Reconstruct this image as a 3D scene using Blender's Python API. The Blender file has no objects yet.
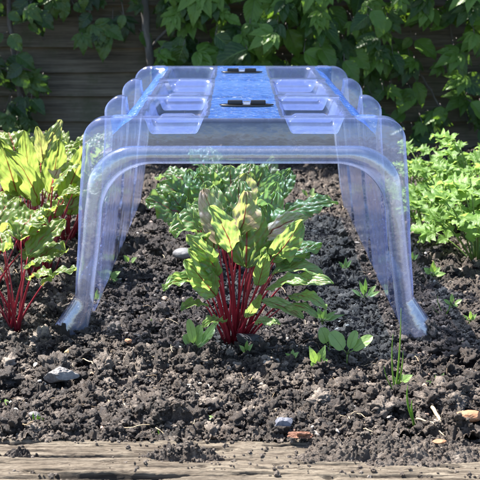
import bpy, math, random
import numpy as np
from mathutils import Vector, Matrix, noise as mnoise

rnd = random.Random(11)
C = bpy.context.scene.collection
PI = math.pi

# ------------------------------------------------------------------ camera maths (480 px picture)
F = 1069.0; TH = math.atan(272.0 / F); H = 0.5844
cT, sT = math.cos(TH), math.sin(TH)
def ray(px, py):
    a = (px - 240) / F; b = -(py - 240) / F
    return np.array([a, cT + b * sT, -sT + b * cT])
def at_z(px, py, z=0.0):
    r = ray(px, py); t = (z - H) / r[2]
    return np.array([0, 0, H]) + r * t
def at_y(px, py, y):
    r = ray(px, py); return np.array([0, 0, H]) + r * (y / r[1])

# ------------------------------------------------------------------ noise
def _hash(ix, iy, seed):
    h = (ix.astype(np.int64) * 374761393 + iy.astype(np.int64) * 668265263 + seed * 1442695041) & 0x7fffffff
    h = ((h ^ (h >> 13)) * 1274126177) & 0x7fffffff
    h = (h ^ (h >> 16)) & 0x7fffffff
    return h.astype(np.float64) / 0x7fffffff
def gnoise(x, y, seed=0):
    """2D gradient noise, about -1..1"""
    x = np.asarray(x, float); y = np.asarray(y, float)
    ix = np.floor(x); iy = np.floor(y); fx = x - ix; fy = y - iy
    def g(dx, dy):
        a = _hash(ix + dx, iy + dy, seed) * 2 * PI
        return np.cos(a) * (fx - dx) + np.sin(a) * (fy - dy)
    u = fx * fx * fx * (fx * (fx * 6 - 15) + 10); v = fy * fy * fy * (fy * (fy * 6 - 15) + 10)
    return 1.5 * ((g(0, 0) * (1 - u) + g(1, 0) * u) * (1 - v) + (g(0, 1) * (1 - u) + g(1, 1) * u) * v)
def billow(x, y, lam, seed):
    wx = gnoise(x / lam * .7, y / lam * .7, seed + 50) * .5 * lam
    wy = gnoise(x / lam * .7, y / lam * .7, seed + 51) * .5 * lam
    return np.minimum(np.abs(gnoise((x + wx) / lam, (y + wy) / lam, seed)) * 2.2, 1.2)
def ground_low(x, y):
    x = np.asarray(x, float); y = np.asarray(y, float)
    h = .008 * gnoise(x / .35, y / .35, 1) + .006 * gnoise(x / .13, y / .13, 2)
    return h * np.clip((y - 1.262) / .12, 0, 1) - .007 * np.clip((y - 1.30) / .15, 0, 1)
def ground_h(x, y):
    x = np.asarray(x, float); y = np.asarray(y, float)
    h = ground_low(x, y)
    m = np.clip(.62 + .8 * gnoise(x / .16, y / .16, 9), 0.12, 1.3)
    h = h + .017 * m * (billow(x, y, .060, 3) - .45) + .010 * m * (billow(x, y, .028, 4) - .4)
    h = h + .0055 * (billow(x, y, .012, 5) - .4) + .0030 * (billow(x, y, .006, 6) - .4)
    h = h + .0015 * gnoise(x / .003, y / .003, 7)
    return h

def sleeper_h(x, y, want='h'):
    g1 = gnoise(x / .22, y / .009 + gnoise(x / .3, y / .05, 61) * 1.5, 60)
    g2 = gnoise(x / .12, y / .0035, 62)
    crack = np.clip((gnoise(x / .30, y / .016 + gnoise(x / .3, y / .08, 64) * 1.1, 63) - .36) * 5, 0, 1)
    crack2 = np.clip((gnoise(x / .10, y / .007 + gnoise(x / .2, y / .05, 66) * 1.1, 67) - .45) * 4, 0, 1)
    pit = np.clip(gnoise(x / .03, y / .010, 68) - .45, 0, 1)
    if want == 'dirt': return np.clip(1 - crack * .9 - crack2 * .7 - pit * 1.5 + .25 * g2 * (1 - crack), 0, 1)
    return .0026 * g1 + .0013 * g2 - .009 * crack - .004 * crack2 - .008 * pit + .004 * gnoise(x / .5, y / .08, 65) + .0006 * gnoise(x / .008, y / .0015, 69)
# ------------------------------------------------------------------ mesh helpers
class Acc:
    def __init__(s): s.v = []; s.f = []; s.uv = []; s.c = []
    def add(s, V, Fc, UV=None, col=0.5):
        o = len(s.v); V = [tuple(map(float, p)) for p in V]; s.v += V
        s.f += [tuple(i + o for i in f) for f in Fc]
        s.uv += [tuple(map(float, t)) for t in UV] if UV is not None else [(0., 0.)] * len(V)
        s.c += list(col) if hasattr(col, '__len__') else [col] * len(V)
    def grid(s, P, UV=None, col=0.5):
        n, m = len(P), len(P[0])
        V = [p for r in P for p in r]
        Fc = [(i * m + j, i * m + j + 1, (i + 1) * m + j + 1, (i + 1) * m + j) for i in range(n - 1) for j in range(m - 1)]
        s.add(V, Fc, [u for r in UV for u in r] if UV is not None else None, col)
    def tube(s, pts, rad, k=8, col=.5, cap=True, flat=1.0):
        pts = [np.array(p, float) for p in pts]; V = []; UV = []
        up = np.array([.13, .21, .97])
        n = len(pts)
        for i, p in enumerate(pts):
            t = pts[min(i + 1, n - 1)] - pts[max(i - 1, 0)]; t = t / (np.linalg.norm(t) + 1e-9)
            a = np.cross(t, up)
            if np.linalg.norm(a) < 1e-3: a = np.cross(t, [1, 0, 0])
            a /= np.linalg.norm(a); b = np.cross(t, a)
            r = rad[i] if hasattr(rad, '__len__') else rad
            for j in range(k):
                q = 2 * PI * j / k
                V.append(p + r * (math.cos(q) * a + flat * math.sin(q) * b)); UV.append((j / k, i / (n - 1)))
        Fc = [(i * k + j, i * k + (j + 1) % k, (i + 1) * k + (j + 1) % k, (i + 1) * k + j) for i in range(n - 1) for j in range(k)]
        if cap: Fc += [tuple(range(k))[::-1], tuple((n - 1) * k + j for j in range(k))]
        s.add(V, Fc, UV, col)
    def build(s, name, mat, parent=None, smooth=True):
        me = bpy.data.meshes.new(name); me.from_pydata(s.v, [], s.f)
        uv = me.uv_layers.new(name='UVMap')
        idx = np.empty(len(me.loops), np.int32); me.loops.foreach_get('vertex_index', idx)
        uv.data.foreach_set('uv', np.array(s.uv, np.float32)[idx].ravel())
        at = me.attributes.new('tint', 'FLOAT', 'POINT'); at.data.foreach_set('value', np.array(s.c, np.float32))
        me.polygons.foreach_set('use_smooth', [smooth] * len(me.polygons))
        me.materials.append(mat); me.update()
        o = bpy.data.objects.new(name, me); C.objects.link(o)
        if parent: o.parent = parent
        return o
def np_mesh(name, V, Q, mat, tint=None, parent=None, smooth=True):
    me = bpy.data.meshes.new(name); k = Q.shape[1]
    me.vertices.add(len(V)); me.vertices.foreach_set('co', V.astype(np.float32).ravel())
    me.loops.add(Q.size); me.loops.foreach_set('vertex_index', Q.astype(np.int32).ravel())
    me.polygons.add(len(Q)); me.polygons.foreach_set('loop_start', np.arange(0, Q.size, k, dtype=np.int32))
    me.polygons.foreach_set('loop_total', np.full(len(Q), k, np.int32))
    me.polygons.foreach_set('use_smooth', np.full(len(Q), smooth))
    if tint is not None:
        at = me.attributes.new('tint', 'FLOAT', 'POINT'); at.data.foreach_set('value', tint.astype(np.float32))
    me.materials.append(mat); me.update(calc_edges=True)
    o = bpy.data.objects.new(name, me); C.objects.link(o)
    if parent: o.parent = parent
    return o
def grid_quads(n, m):
    i = np.arange(n - 1)[:, None] * m; j = np.arange(m - 1)[None]
    a = (i + j).ravel()
    return np.stack([a, a + 1, a + m + 1, a + m], 1)
def thing(name, label, cat, loc=(0, 0, 0), group=None):
    o = bpy.data.objects.new(name, None); o.empty_display_size = .03; C.objects.link(o); o.location = tuple(map(float, loc))
    return tag(o, label, cat, group)
def tag(o, label, cat, group=None, kind=None):
    o['label'] = label; o['category'] = cat
    if group: o['group'] = group
    if kind: o['kind'] = kind
    return o
def struct(o, kind='structure'): o['kind'] = kind; return o

# ------------------------------------------------------------------ materials
class NT:
    def __init__(s, name):
        s.m = bpy.data.materials.new(name); s.m.use_nodes = True; s.t = s.m.node_tree; s.t.nodes.clear()
        s.out = s.n('ShaderNodeOutputMaterial')
    def n(s, typ, **kw):
        nd = s.t.nodes.new(typ)
        for k, v in kw.items():
            if k in nd.inputs.keys() if not k.startswith('_') else False: s.set(nd, k, v)
            else: setattr(nd, k.lstrip('_'), v)
        return nd
    def set(s, nd, k, v):
        if isinstance(v, bpy.types.NodeSocket): s.t.links.new(v, nd.inputs[k])
        else: nd.inputs[k].default_value = v
    def tex(s): return s.n('ShaderNodeTexCoord')
    def mapv(s, vec, scale):
        m = s.n('ShaderNodeMapping'); s.set(m, 'Vector', vec); m.inputs['Scale'].default_value = scale; return m.outputs[0]
    def noise(s, vec, scale, detail=4, rough=.6, dist=0):
        n = s.n('ShaderNodeTexNoise'); s.set(n, 'Vector', vec); s.set(n, 'Scale', scale); s.set(n, 'Detail', detail); s.set(n, 'Roughness', rough); s.set(n, 'Distortion', dist); return n.outputs['Fac']
    def ramp(s, fac, stops, interp='LINEAR'):
        r = s.n('ShaderNodeValToRGB'); s.set(r, 'Fac', fac); e = r.color_ramp.elements; r.color_ramp.interpolation = interp
        while len(e) < len(stops): e.new(.5)
        for x, (p, c) in zip(e, stops):
            x.position = p; x.color = (c, c, c, 1) if not hasattr(c, '__len__') else (*c, 1)
        return r.outputs['Color']
    def mix(s, fac, a, b, blend='MIX'):
        m = s.n('ShaderNodeMix'); m.data_type = 'RGBA'; m.blend_type = blend
        for i, v in ((0, fac), (6, a), (7, b)):
            if isinstance(v, bpy.types.NodeSocket): s.t.links.new(v, m.inputs[i])
            elif i and hasattr(v, '__len__'): m.inputs[i].default_value = (*v, 1)
            elif i: m.inputs[i].default_value = (v, v, v, 1)
            else: m.inputs[i].default_value = v
        return m.outputs[2]
    def math(s, op, a, b=0.0, c=None):
        m = s.n('ShaderNodeMath'); m.operation = op; s.set(m, 0, a); s.set(m, 1, b)
        if c is not None: s.set(m, 2, c)
        return m.outputs[0]
    def attr(s, name='tint'):
        a = s.n('ShaderNodeAttribute'); a.attribute_name = name; return a.outputs['Fac']
    def bump(s, h, strength, dist):
        b = s.n('ShaderNodeBump'); s.set(b, 'Height', h); s.set(b, 'Strength', strength); s.set(b, 'Distance', dist); return b.outputs[0]
    def bsdf(s, **kw):
        b = s.n('ShaderNodeBsdfPrincipled')
        for k, v in kw.items():
            k = k.replace('_', ' ')
            if isinstance(v, tuple) and len(v) == 3: v = (*v, 1)
            s.set(b, k, v)
        return b.outputs[0]
    def mixs(s, fac, a, b):
        m = s.n('ShaderNodeMixShader'); s.set(m, 0, fac); s.t.links.new(a, m.inputs[1]); s.t.links.new(b, m.inputs[2]); return m.outputs[0]
    def done(s, sh): s.t.links.new(sh, s.out.inputs['Surface']); return s.m

def mat_soil(name, dark=(.008, .005, .004), mid=(.036, .025, .018), lite=(.24, .195, .155), bumpd=.003):
    m = NT(name); t = m.tex().outputs['Object']
    big = m.noise(t, 9, 3); n2 = m.noise(t, 60, 5, .7); n3 = m.noise(t, 420, 3, .7)
    f = m.math('ADD', m.math('MULTIPLY', n2, .5), m.math('MULTIPLY', n3, .5))
    f = m.math('ADD', f, m.math('MULTIPLY', m.math('SUBTRACT', big, .5), .35))
    f = m.math('ADD', f, m.math('MULTIPLY', m.math('SUBTRACT', m.attr(), .5), .55))
    col = m.ramp(f, [(.34, dark), (.52, mid), (.74, lite)])
    col = m.mix(m.ramp(m.noise(t, 25, 2), [(.45, 0.), (.7, .6)]), col, (.062, .042, .028), 'MIX')
    hgt = m.math('ADD', m.noise(t, 260, 4, .8), m.math('MULTIPLY', m.noise(t, 900, 2, .6), .5))
    return m.done(m.bsdf(Base_Color=col, Roughness=m.ramp(n3, [(.35, .38), (.6, .9)]), Specular_IOR_Level=.55, Normal=m.bump(hgt, 1., bumpd)))
def mat_stone(name, a, b, scale=60, rough=.7, bd=.0008):
    m = NT(name); t = m.tex().outputs['Object']
    n = m.noise(t, scale, 6, .7); n2 = m.noise(t, scale * 5, 4, .7)
    col = m.ramp(m.math('ADD', m.math('MULTIPLY', n, .6), m.math('MULTIPLY', n2, .4)), [(.35, a), (.65, b)])
    return m.done(m.bsdf(Base_Color=col, Roughness=rough, Normal=m.bump(n2, 1., bd)))
def mat_leaf(name, base, base2, vein, veinw=.10, side=.55, trans=(.30, .42, .03), tfac=.45, rough=.42, spots=None, nside=7.0, spec=.5, varied=.35, spot0=.56):
    """uv: x = across 0..1 (0.5 midrib), y = along 0..1"""
    m = NT(name); tc = m.tex(); uv = tc.outputs['UV']; ob = tc.outputs['Object']
    s = m.n('ShaderNodeSeparateXYZ'); m.set(s, 0, uv); u, v = s.outputs[0], s.outputs[1]
    ax = m.math('MULTIPLY', m.math('ABSOLUTE', m.math('SUBTRACT', u, .5)), 2.0)
    mid = m.ramp(m.math('DIVIDE', ax, m.math('SUBTRACT', 1.25, v)), [(veinw * .35, 1.), (veinw, 0.)])
    w = m.math('FRACT', m.math('MULTIPLY', m.math('SUBTRACT', v, m.math('MULTIPLY', ax, .33)), nside))
    wv = m.math('ABSOLUTE', m.math('SUBTRACT', w, .5))
    sv = m.ramp(wv, [(.03, side), (.10, side * .4), (.22, 0.)])
    n = m.noise(ob, 55, 4, .6); tint = m.attr()
    f = m.math('ADD', m.math('MULTIPLY', n, 1 - varied), m.math('MULTIPLY', tint, varied))
    col = m.ramp(f, [(.3, base), (.7, base2)])
    tcol = m.mix(f, trans, tuple(min(1, c * 1.35) for c in trans))
    if spots:
        sp = m.ramp(m.math('ADD', m.noise(ob, 38, 3, .6), m.math('MULTIPLY', tint, .22)), [(spot0, 0.), (spot0 + .10, .85)])
        col = m.mix(sp, col, spots); tcol = m.mix(sp, tcol, tuple(c * .8 for c in spots))
    veins = m.math('MAXIMUM', mid, sv)
    col = m.mix(veins, col, vein); tcol = m.mix(veins, tcol, tuple(c * .8 for c in vein))
    h = m.math('ADD', m.math('MULTIPLY', wv, 1.4 * side), m.math('MULTIPLY', m.noise(ob, 140, 3, .6), .5))
    h = m.math('SUBTRACT', h, m.math('MULTIPLY', mid, .5))
    nm = m.bump(h, .7, .0020)
    p = m.bsdf(Base_Color=col, Roughness=rough, Specular_IOR_Level=spec, Normal=nm)
    tr = m.n('ShaderNodeBsdfTranslucent'); m.set(tr, 'Color', tcol); m.set(tr, 'Normal', nm)
    return m.done(m.mixs(tfac, p, tr.outputs[0]))
def mat_stalk(name, a, b, rough=.35):
    m = NT(name); tc = m.tex(); s = m.n('ShaderNodeSeparateXYZ'); m.set(s, 0, tc.outputs['UV'])
    n = m.noise(m.mapv(tc.outputs['UV'], (9, 1.5, 1)), 3, 3)
    f = m.math('ADD', m.math('MULTIPLY', n, .6), m.math('MULTIPLY', s.outputs[1], .4))
    return m.done(m.bsdf(Base_Color=m.ramp(f, [(.3, a), (.8, b)]), Roughness=rough, Subsurface_Weight=.0))
def mat_wood(name, axis_scale, cols, rough=.85, bd=.002, wav=1.0, moss=None, dirt=None):
    m = NT(name); t = m.tex().outputs['Object']
    a = m.noise(m.mapv(t, axis_scale), 1, 8, .7, .6 * wav)
    b = m.noise(m.mapv(t, tuple(c * 3.2 for c in axis_scale)), 1, 4, .7, .3)
    blot = m.noise(t, 5, 5, .7)
    f = m.math('ADD', m.math('MULTIPLY', a, .65), m.math('MULTIPLY', b, .35))
    f = m.math('ADD', f, m.math('MULTIPLY', m.math('SUBTRACT', blot, .5), .35))
    col = m.ramp(f, cols)
    if moss: col = m.mix(m.ramp(m.noise(t, 11, 6, .7), [(.52, 0.), (.68, .7)]), col, moss)
    if dirt: col = m.mix(m.ramp(m.attr(), [(.25, .85), (.9, 0.)]), col, dirt)
    h = m.math('ADD', a, m.math('MULTIPLY', b, .7))
    return m.done(m.bsdf(Base_Color=col, Roughness=rough, Specular_IOR_Level=.25, Normal=m.bump(h, .9, bd)))
def mat_plastic(name, tcol=(.86, .90, .995), haze=(.33, .45, 1.0), hf=.16, rough=.06, wet=0.0, mottled=0.0, gl=1.0, speck=1.0, wmix=.35):
    m = NT(name); t = m.tex().outputs['Object']
    geo = m.n('ShaderNodeNewGeometry')
    big = m.noise(t, 14, 3, .5); fine = m.noise(t, 160, 4, .7)
    str_ = m.noise(m.mapv(t, (90, 90, 9)), 1, 3, .6)
    h = m.math('ADD', m.math('MULTIPLY', big, 1.), m.math('MULTIPLY', fine, .12 + mottled * 1.6)); h = m.math('ADD', h, m.math('MULTIPLY', m.noise(t, 45, 2), .35))
    nm = m.bump(h, .6, .004)
    sz = m.n('ShaderNodeSeparateXYZ'); m.set(sz, 0, t)
    # dried soil splashes and drops: denser towards the foot
    vor = m.n('ShaderNodeTexVoronoi'); m.set(vor, 'Vector', t); m.set(vor, 'Scale', 170.)
    dots = m.ramp(m.math('ADD', vor.outputs['Distance'], m.math('MULTIPLY', m.noise(t, 22, 2), .75)), [(.40, 1.), (.50, 0.)])
    low = m.ramp(sz.outputs[2], [(.02, 1.), (.30, .25)])
    spk = m.math('MULTIPLY', m.math('MULTIPLY', dots, low), .5 * speck)
    haze_f = m.math('ADD', m.math('MULTIPLY', m.ramp(m.math('ADD', m.math('MULTIPLY', str_, .6), m.math('MULTIPLY', fine, .4)), [(.35, .75), (.7, 1.35)]), hf), spk)
    lw = m.n('ShaderNodeLayerWeight'); m.set(lw, 'Blend', .5); fc = lw.outputs['Facing']      # a longer way through the sheet at a slant
    haze_f = m.math('MULTIPLY', haze_f, m.math('ADD', 1.0, m.math('MULTIPLY', m.math('POWER', fc, 2.8), 2.7)))
    if mottled: haze_f = m.math('ADD', haze_f, m.math('MULTIPLY', m.ramp(m.noise(t, 75, 6, .75), [(.45, 0.), (.7, 1.)]), mottled))
    trn = m.n('ShaderNodeBsdfTransparent'); trn.inputs[0].default_value = (*tcol, 1)
    # mud specks in the lower third, white drops, scratches and painted glints elsewhere
    v2 = m.n('ShaderNodeTexVoronoi'); m.set(v2, 'Vector', t); m.set(v2, 'Scale', 95.)
    mud = m.math('MULTIPLY', m.ramp(m.math('ADD', v2.outputs['Distance'], m.math('MULTIPLY', m.noise(t, 9, 3), .9)), [(.46, 1.), (.54, 0.)]), m.ramp(sz.outputs[2], [(.01, 1.), (.22, .12)]))
    scr = m.ramp(m.noise(m.mapv(t, (30, 400, 60)), 1, 3, .8), [(.62, 0.), (.72, 1.)])
    white = m.math('MAXIMUM', m.math('MULTIPLY', scr, .35), m.ramp(m.noise(t, 120, 5, .8), [(.56, 0.), (.66, wmix)]))
    if mottled:
        rip = m.noise(m.mapv(t, (40, 110, 40)), 1, 4, .7)
        hz = m.mix(m.ramp(rip, [(.36, 0.), (.64, 1.)]), (.035, .14, .62), (.16, .36, .98))
        hc = m.mix(white, hz, (.80, .88, 1.0))
    else: hc = m.mix(white, haze, (.90, .93, 1.0))
    hc = hc; hc = m.mix(mud, hc, (.10, .07, .05))
    haze_f = m.math('ADD', haze_f, m.math('MULTIPLY', mud, .5)); haze_f = m.math('ADD', haze_f, m.math('MULTIPLY', white, .10))
    d = m.n('ShaderNodeBsdfDiffuse'); m.set(d, 'Color', hc); tl = m.n('ShaderNodeBsdfTranslucent'); m.set(tl, 'Color', hc)
    haze_f = m.math('MINIMUM', haze_f, .92)
    dd = m.mixs(.5, d.outputs[0], tl.outputs[0])
    body = m.mixs(haze_f, trn.outputs[0], dd)
    lf = m.n('ShaderNodeLayerWeight'); m.set(lf, 'Blend', .5); m.set(lf, 'Normal', nm)
    frs = m.math('ADD', .075, m.math('MULTIPLY', m.math('POWER', lf.outputs['Facing'], 5.0), .60))
    g = m.n('ShaderNodeBsdfGlossy'); m.set(g, 'Roughness', rough); m.set(g, 'Normal', nm); g.inputs['Color'].default_value = (1, 1, 1, 1)
    f = m.math('MINIMUM', m.math('MULTIPLY', frs, gl), .9)
    return m.done(m.mixs(f, body, g.outputs[0]))

M_soil = mat_soil('soil'); M_clod = mat_soil('clod_soil', (.009, .006, .005), (.046, .033, .026), (.30, .25, .205))
heaps = []
def surf_h(x, y):
    z = np.where(y > 1.262, ground_h(x, y), sleeper_h(x, y) + .001)
    for fn in heaps: z = np.maximum(z, fn(x, y))
    return z
M_dry = mat_soil('dry_spill', (.03, .023, .018), (.10, .078, .062), (.28, .24, .20))
M_grit = None
M_ground = mat_stone('yard_ground', (.09, .10, .05), (.16, .15, .09), 8)

# ------------------------------------------------------------------ ground sheets
def flat_sheet(name, x0, x1, y0, y1, z, mat):
    a = Acc(); n = 24
    a.grid([[(x0 + (x1 - x0) * i / n, y0 + (y1 - y0) * j / n, z) for i in range(n + 1)] for j in range(n + 1)])
    return struct(a.build(name, mat))
flat_sheet('ground', -400, 400, -400, 400, -.10, M_ground)
# soil bed: rows spaced with distance so that the grain stays even in the picture
Y0, Y1 = 1.252, 3.66
nr, ncx = 1050, 820
ys = Y0 * (Y1 / Y0) ** np.linspace(0, 1, nr)
us = np.linspace(-1, 1, ncx)
hw = .29 * ys + .02
X = us[None] * hw[:, None]; Yg = np.repeat(ys[:, None], ncx, 1)
Z = ground_h(X, Yg)
tint = .5 + .35 * gnoise(X / .02, Yg / .02, 31)
soil = np_mesh('soil_bed', np.stack([X, Yg, Z], -1).reshape(-1, 3), grid_quads(nr, ncx), M_soil, tint.ravel())
struct(soil)
# the same soil on both sides of it, coarser (only seen from aside)
for sgn in (-1, 1):
    yy = np.linspace(Y0, Y1, 200); uu = np.linspace(0, 1, 120)
    XX = sgn * ((.29 * yy + .015)[:, None] + uu[None] * (2.6 - (.29 * yy)[:, None])); YY = np.repeat(yy[:, None], 120, 1)
    ZZ = ground_low(XX, YY) + .017 * (billow(XX, YY, .06, 3) - .45) - .002
    q = grid_quads(200, 120)
    if sgn < 0: q = q[:, ::-1]
    struct(np_mesh('soil_bed', np.stack([XX, YY, ZZ], -1).reshape(-1, 3), q, M_soil, .5 + 0 * XX.ravel()))

# ------------------------------------------------------------------ clods, crumbs and gravel
def ico(sub):
    import bmesh
    bm = bmesh.new(); bmesh.ops.create_icosphere(bm, subdivisions=sub, radius=1)
    V = np.array([v.co[:] for v in bm.verts]); Q = np.array([[v.index for v in f.verts] for f in bm.faces]); bm.free()
    return V, Q
def rock(V, seed, rough=.35, flat=.8, ang=0.0, octs=3, fall=.52):
    r = random.Random(seed); off = Vector((r.uniform(-50, 50), r.uniform(-50, 50), r.uniform(-50, 50)))
    out = np.empty_like(V); planes = [(Vector((r.gauss(0, 1), r.gauss(0, 1), r.gauss(0, 1))).normalized(), r.uniform(.55, .9)) for _ in range(int(ang * 12))]
    for i, p in enumerate(V):
        q = Vector(p); d = 0.; a = 1.; fr = 1.2
        for k in range(octs):
            d += a * (abs(mnoise.noise(q * fr + off)) * 1.6 - .35); a *= fall; fr *= 2.1
        rr = 1 + rough * d
        w = q * rr
        for nrm, dd in planes:
            e = w.dot(nrm)
            if e > dd: w = w - nrm * (e - dd) * .93
        out[i] = w
    out *= np.array([r.uniform(.85, 1.2), r.uniform(.8, 1.1), flat * r.uniform(.8, 1.1)])
    return out
rs = np.random.RandomState(5)
def scatter(name, count, sub, nvar, rfun, mat, region=None, rough=.5, flat=.75, sink=.25, tintf=None, ang=0.0, seed=100, ymin=1.268, fall=.52):
    V, Q = ico(sub); var = [rock(V, seed + i, rough, flat, ang, (5 if sub > 3 else 4) if sub > 2 else 3, fall) for i in range(nvar)]
    px = rs.uniform(-45, 525, count); py = rs.uniform(150, 452, count)
    if region is not None: px, py = region(count)
    d = np.stack([ray(a, b) for a, b in zip(px, py)]); t = -H / d[:, 2]
    x = d[:, 0] * t; y = d[:, 1] * t
    k = (y > ymin) & (y < 3.52); x, y = x[k], y[k]; n = len(x)
    r = rfun(n, y); z = surf_h(x, y)
    a = rs.uniform(0, 2 * PI, n); b = rs.normal(0, .5, n); vi = rs.randint(0, nvar, n)
    allV = np.empty((n, len(V), 3)); W = np.stack(var)[vi]
    cb, sb = np.cos(b), np.sin(b)
    X2 = W[..., 0] * cb[:, None] + W[..., 2] * sb[:, None]; Z2 = -W[..., 0] * sb[:, None] + W[..., 2] * cb[:, None]
    ca, sa = np.cos(a), np.sin(a)
    allV[..., 0] = (X2 * ca[:, None] - W[..., 1] * sa[:, None]) * r[:, None] + x[:, None]
    allV[..., 1] = (X2 * sa[:, None] + W[..., 1] * ca[:, None]) * r[:, None] + y[:, None]
    allV[..., 2] = Z2 * r[:, None] + (z + r * (flat * .75 - sink))[:, None]
    tt = tintf(n) if tintf else np.clip(rs.normal(.5, .16, n), 0, .85)
    F_ = (Q[None] + (np.arange(n) * len(V))[:, None, None]).reshape(-1, 3)
    o = np_mesh(name, allV.reshape(-1, 3), F_, mat, np.repeat(tt, len(V)), smooth=sub > 2)
    return o
def logr(mu, sg, lo, hi): return lambda n, y: np.clip(np.exp(rs.normal(math.log(mu), sg, n)), lo, hi)
m = NT('grit'); t_ = m.attr()
colr = m.ramp(t_, [(0, (.26, .22, .18)), (.2, (.34, .30, .25)), (.4, (.34, .20, .09)), (.55, (.42, .37, .31)), (.7, (.20, .19, .20)), (.85, (.38, .19, .11)), (.96, (.60, .55, .48))], 'CONSTANT')
M_grit = m.done(m.bsdf(Base_Color=m.mix(.35, colr, m.ramp(m.noise(m.tex().outputs['Object'], 300, 3), [(.3, .05), (.7, .5)])), Roughness=.6))
g = scatter('gravel', 1300, 2, 8, logr(.0027, .4, .0015, .006), M_grit, rough=.35, ang=1., flat=.55, sink=.2, tintf=lambda n: rs.uniform(0, 1, n), seed=300)
tag(g, 'tiny pale and ochre pebbles scattered through the soil', 'gravel', kind='stuff')
# straw, rootlets and twig bits
a = Acc()
for i in range(230):
    p = at_z(rnd.uniform(-30, 510), rnd.uniform(190, 440)); L = rnd.uniform(.006, .028); q = rnd.uniform(0, PI); c = rnd.uniform(-.4, .4)
    z = float(ground_h(p[0], p[1])) + .004
    pts = [(p[0] + L * (s - .5) * math.cos(q + c * s), p[1] + L * (s - .5) * math.sin(q + c * s), z + .003 * math.sin(s * 3 + i) + .002 * rnd.random()) for s in (0, .25, .5, .75, 1)]
    a.tube(pts, rnd.uniform(.0003, .0008), 5, rnd.random())
m = NT('straw'); M_straw = m.done(m.bsdf(Base_Color=m.ramp(m.attr(), [(0, (.12, .08, .05)), (.5, (.35, .25, .14)), (1, (.55, .45, .3))]), Roughness=.7))
tag(a.build('plant_debris', M_straw), 'bits of dry straw and rootlets lying on the soil', 'debris', kind='stuff')

# ------------------------------------------------------------------ timber sleeper at the front
M_sleep = mat_wood('sleeper_wood', (9, 190, 190), [(.32, (.04, .031, .023)), (.43, (.13, .104, .078)), (.54, (.25, .212, .16)), (.70, (.42, .37, .285))], bd=.005, wav=1.6, moss=(.16, .13, .095), dirt=(.035, .028, .022))
SX = np.linspace(-.62, .62, 1300); SY = np.linspace(1.06, 1.268, 260)
XX, YY = np.meshgrid(SX, SY)
edge = .007 * gnoise(XX / .09, 0 * XX, 71) + .004 * gnoise(XX / .02, 0 * XX, 72)
k = np.clip((YY - 1.250) / .017, 0, 1); YY2 = YY + edge * np.clip((YY - 1.19) / .08, 0, 1)
ZZ = sleeper_h(XX, YY) + .001 - .010 * k ** 2
kf = np.clip((1.07 - YY) / .01, 0, 1); ZZ -= .01 * kf
body = thing('timber_sleeper', 'weathered straw coloured timber edging the front of the soil bed', 'timber', (0, 1.165, -.105))
def box(acc, x0, x1, y0, y1, z0, z1, col=.5):
    V = [(x, y, z) for x in (x0, x1) for y in (y0, y1) for z in (z0, z1)]
    acc.add(V, [(0, 1, 3, 2), (4, 6, 7, 5), (0, 4, 5, 1), (2, 3, 7, 6), (0, 2, 6, 4), (1, 5, 7, 3)], None, col)
top = np_mesh('top_face', np.stack([XX, YY2 - 1.165, ZZ + .105], -1).reshape(-1, 3), grid_quads(len(SY), len(SX)), M_sleep, sleeper_h(XX, YY, 'dirt').ravel(), body)
a = Acc(); box(a, -1.9, 1.9, -.108, .098, 0, .092); a.c = [1.] * len(a.c); a.build('beam', M_sleep, body, False)
for s in (-1, 1):
    a = Acc(); box(a, min(s * .62, s * 1.9), max(s * .62, s * 1.9), -.108, .098, .0925, .105); a.c = [1.] * len(a.c); a.build('top_face', M_sleep, body, False)

def heap(name, label, cx, cy, rx, ry, h, mat, seed, cat='soil', n=90):
    """a pile of loose soil lumps resting on the bed or the timber"""
    def hf(x, y):
        U = (x - cx) / rx; V_ = (y - cy) / ry; R = np.sqrt(U ** 2 + V_ ** 2)
        rim = 1 + .38 * gnoise(x / rx * 2.1 + seed, y / ry * 2.1, seed)
        f = np.clip(1 - (R / rim) ** 2, -.3, 1)
        z = h * f * (.35 + .75 * billow(x, y, .024, seed) + .35 * billow(x, y, .010, seed + 1)) + .0025 * billow(x, y, .005, seed) + .0012 * gnoise(x / .0025, y / .0025, seed)
        base = np.where(y > 1.262, ground_low(x, y), sleeper_h(x, y))
        return np.where(f < -.02, base - .012, z + base - .001)
    heaps.append(hf)
    g_ = np.linspace(-1.25, 1.25, n); U, V_ = np.meshgrid(g_, g_); x = cx + U * rx; y = cy + V_ * ry; z = hf(x, y)
    o = np_mesh(name, np.stack([x - cx, y - cy, z], -1).reshape(-1, 3), grid_quads(n, n), mat, .5 + .3 * gnoise(x / .01, y / .01, seed).ravel())
    o.location = (cx, cy, 0); return tag(o, label, cat)
p = at_z(184, 458); heap('soil_clump', 'small dark crumbled soil clump on the timber left of centre', p[0], p[1], .048, .016, .015, M_clod, 81, 'soil clump', 130)
p = at_z(392, 452); heap('soil_mound', 'wide low mound of spilt soil over the timber at right', p[0], p[1], .125, .040, .013, M_dry, 82, 'soil mound', 260)
for fx, fy, lb in ((62, 338, 'loose soil banked against the left front foot of the cloche'), (432, 340, 'loose soil banked against the right front foot of the cloche')):
    p = at_z(fx, fy); heap('soil_mound', lb, p[0], p[1] + .030, .050, .020, .010, M_clod, 90 + fx % 7, 'soil mound', 110)
p = at_z(155, 425); heap('soil_hump', 'rounded hump of dark soil touching the timber edge left of centre', p[0] + .01, p[1] + .01, .055, .03, .026, M_clod, 83, 'soil mound', 130)
p = at_z(20, 458); heap('soil_clump', 'two small dark crumbs of soil on the timber at far left', p[0], p[1], .022, .008, .008, M_clod, 84, 'soil clump')

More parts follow.
